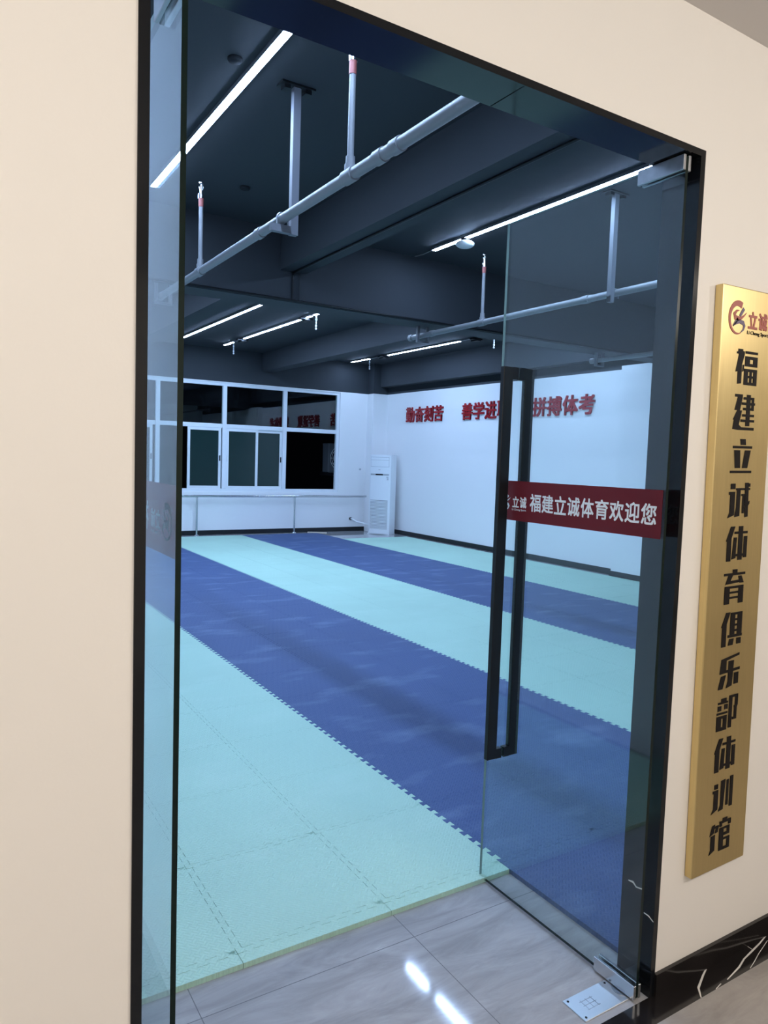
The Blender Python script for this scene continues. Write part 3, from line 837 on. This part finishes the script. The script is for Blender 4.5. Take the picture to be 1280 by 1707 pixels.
# ------------------------------------------------------------------ barre, air conditioner, small things
br = thing('wall_rail', (4.5, 15.14, 0), 'stainless steel exercise rail under the long window', 'rail')
MB().cyl((.2, 15.14, .845), (8.93, 15.14, .845), .024, 16).build('rail_bar', m_chrome, br)
for x in (.26, 2.52, 4.79, 7.05):
    p = MB().cyl((x, 15.14, .004), (x, 15.14, .825), .021, 14).build('post', m_chrome, br)
    MB().lathe((x, 15.14, 0), [(0, .0005), (.05, .0005), (.05, .012), (.026, .03), (0, .03)], 18).build('foot', m_chrome, p)
    MB().tube([(x - .05, 15.295, .845), (x - .05, 15.18, .87), (x - .05, 15.14, .872)], .008, 8).build('wall_arm', m_chrome, br)

ang = math.atan2(-.52, -.85)     # facing direction in plan
AC = thing('floor_standing_air_conditioner', (8.86, 14.42, 0), 'white floor standing air conditioner in the far corner', 'air conditioner')
dep = .30; hw = .275
Wx = Vector((math.cos(ang), math.sin(ang), 0))          # outward front normal
Ux = Vector((Wx.y * -1, Wx.x, 0)) * -1                    # to the right as seen from the front
Ux = Vector((-Wx.y, Wx.x, 0))
AO = Vector((8.86, 14.42, 0))


def acbox(mb, u0, u1, z0, z1, n0, n1, r=0.0, mi=0):
    """box on the cabinet: u to the right seen from the front, n outwards"""
    t = MB()
    (t.rbox(u0, u1, -n1, -n0, z0, z1, r) if r else t.box(u0, u1, -n1, -n0, z0, z1))
    vs = [AO + Ux * v[0] + Wx * (-v[1]) + Vector((0, 0, v[2])) for v in t.v]
    mb.add(vs, t.f, mi)


# front as a gently bowed shell
shell = MB(); nseg = 14
prof = []
for k in range(nseg + 1):
    u = -hw + 2 * hw * k / nseg; prof.append((u, .035 * (1 - (u / hw) ** 2) if abs(u) < hw else 0))
outline = [(-hw, -dep)] + [(-hw, -.015)] + [(u, n) for u, n in prof[1:-1]] + [(hw, -.015), (hw, -dep)]
zs = (.02, 1.835)
vs = [AO + Ux * u + Wx * n + Vector((0, 0, zs[0])) for u, n in outline] + [AO + Ux * u + Wx * n + Vector((0, 0, zs[1])) for u, n in outline]
k = len(outline)
shell.add(vs, [tuple(range(k - 1, -1, -1)), tuple(range(k, 2 * k))] + [(i, (i + 1) % k, k + (i + 1) % k, k + i) for i in range(k)])
acbox(shell, -hw - .006, hw + .006, 0, .02, -dep - .005, .002)
acbox(shell, -hw - .004, hw + .004, 1.835, 1.85, -dep - .004, .0)
shell.build('cabinet', m_ac, AC)


def bow(u): return .035 * (1 - (u / hw) ** 2)


def acpanel(mb, u0, u1, z0, z1, lift, thick=.006, mi=0, n=8):
    for i in range(n):
        a = u0 + (u1 - u0) * i / n; b = u0 + (u1 - u0) * (i + 1) / n
        pa, pb = bow(a), bow(b)
        q = [AO + Ux * a + Wx * (pa + lift), AO + Ux * b + Wx * (pb + lift), AO + Ux * b + Wx * (pb + lift + thick), AO + Ux * a + Wx * (pa + lift + thick)]
        v = [p + Vector((0, 0, z0)) for p in q] + [p + Vector((0, 0, z1)) for p in q]
        mb.add(v, [(0, 1, 2, 3), (7, 6, 5, 4), (1, 0, 4, 5), (2, 1, 5, 6), (3, 2, 6, 7), (0, 3, 7, 4)], mi)


p = MB(); acpanel(p, -.235, .235, 1.575, 1.79, -.002, .006)
vent = p.build('outlet_panel', m_ac, AC)
p = MB()
for z in (1.572, 1.725, 1.792): acpanel(p, -.235, .235, z, z + .006, -.001, .006)
for u in (-.236, .232): acpanel(p, u, u + .004, 1.575, 1.79, -.001, .006, n=1)
p.build('outlet_seam', m_ac_grey, vent)
p = MB(); acpanel(p, -.235, .235, 1.375, 1.412, -.003, .006); disp = p.build('display_strip', m_ac_grey, AC)
p = MB(); acpanel(p, -.095, .095, 1.378, 1.410, .001, .004); p.build('display', m_black, disp)
p = MB(); acpanel(p, .175, .232, 1.265, 1.355, -.002, .004, n=2); lab_ = p.build('energy_label', m_led_end, AC)
p = MB(); acpanel(p, .180, .227, 1.330, 1.350, .001, .002, n=2); acpanel(p, .205, .225, 1.275, 1.318, .001, .002, n=2); p.build('label_print', m_ac_grey, lab_)
p = MB(); acpanel(p, -.025, .025, 1.500, 1.512, -.001, .003, n=2); p.build('badge', m_ac_grey, AC)
p = MB(); acpanel(p, -.225, .225, .13, .80, -.012, .0135); grille = p.build('grille_back', m_louver, AC)
p = MB()
for k in range(24):
    z = .135 + k * .0277; acpanel(p, -.225, .225, z, z + .017, -.001, .012)
p.build('intake_grille', m_ac, AC)

hose = thing('air_conditioner_hose', (8.66, 15.2, .3), 'white refrigerant hose from the wall hole to the air conditioner', 'hose')
MB().tube([(8.60, 15.29, .30), (8.60, 15.22, .30), (8.66, 15.1, .24), (8.80, 14.90, .2), (8.93, 14.72, .2)], .020, 10).build('hose', m_ac, hose)
MB().cyl((8.60, 15.299, .30), (8.60, 15.26, .30), .035, 16).build('wall_sleeve', m_black, hose)
tag(MB().cyl((8.83, 15.2995, 1.49), (8.83, 15.285, 1.49), .022, 16).build('wall_hole_cap', m_ac_grey), 'small dark round cap on the white wall between window and air conditioner', 'wall cap')
mb = MB().rbox(-.22, .22, -.035, .035, 0, .018, .003)
pl = mb.build('wood_strip', m_wood); pl.location = (7.62, 15.10, .0002); pl.rotation_euler = (0, 0, -.5)
tag(pl, 'short pale wood strip lying at the foot of the far wall', 'plank')
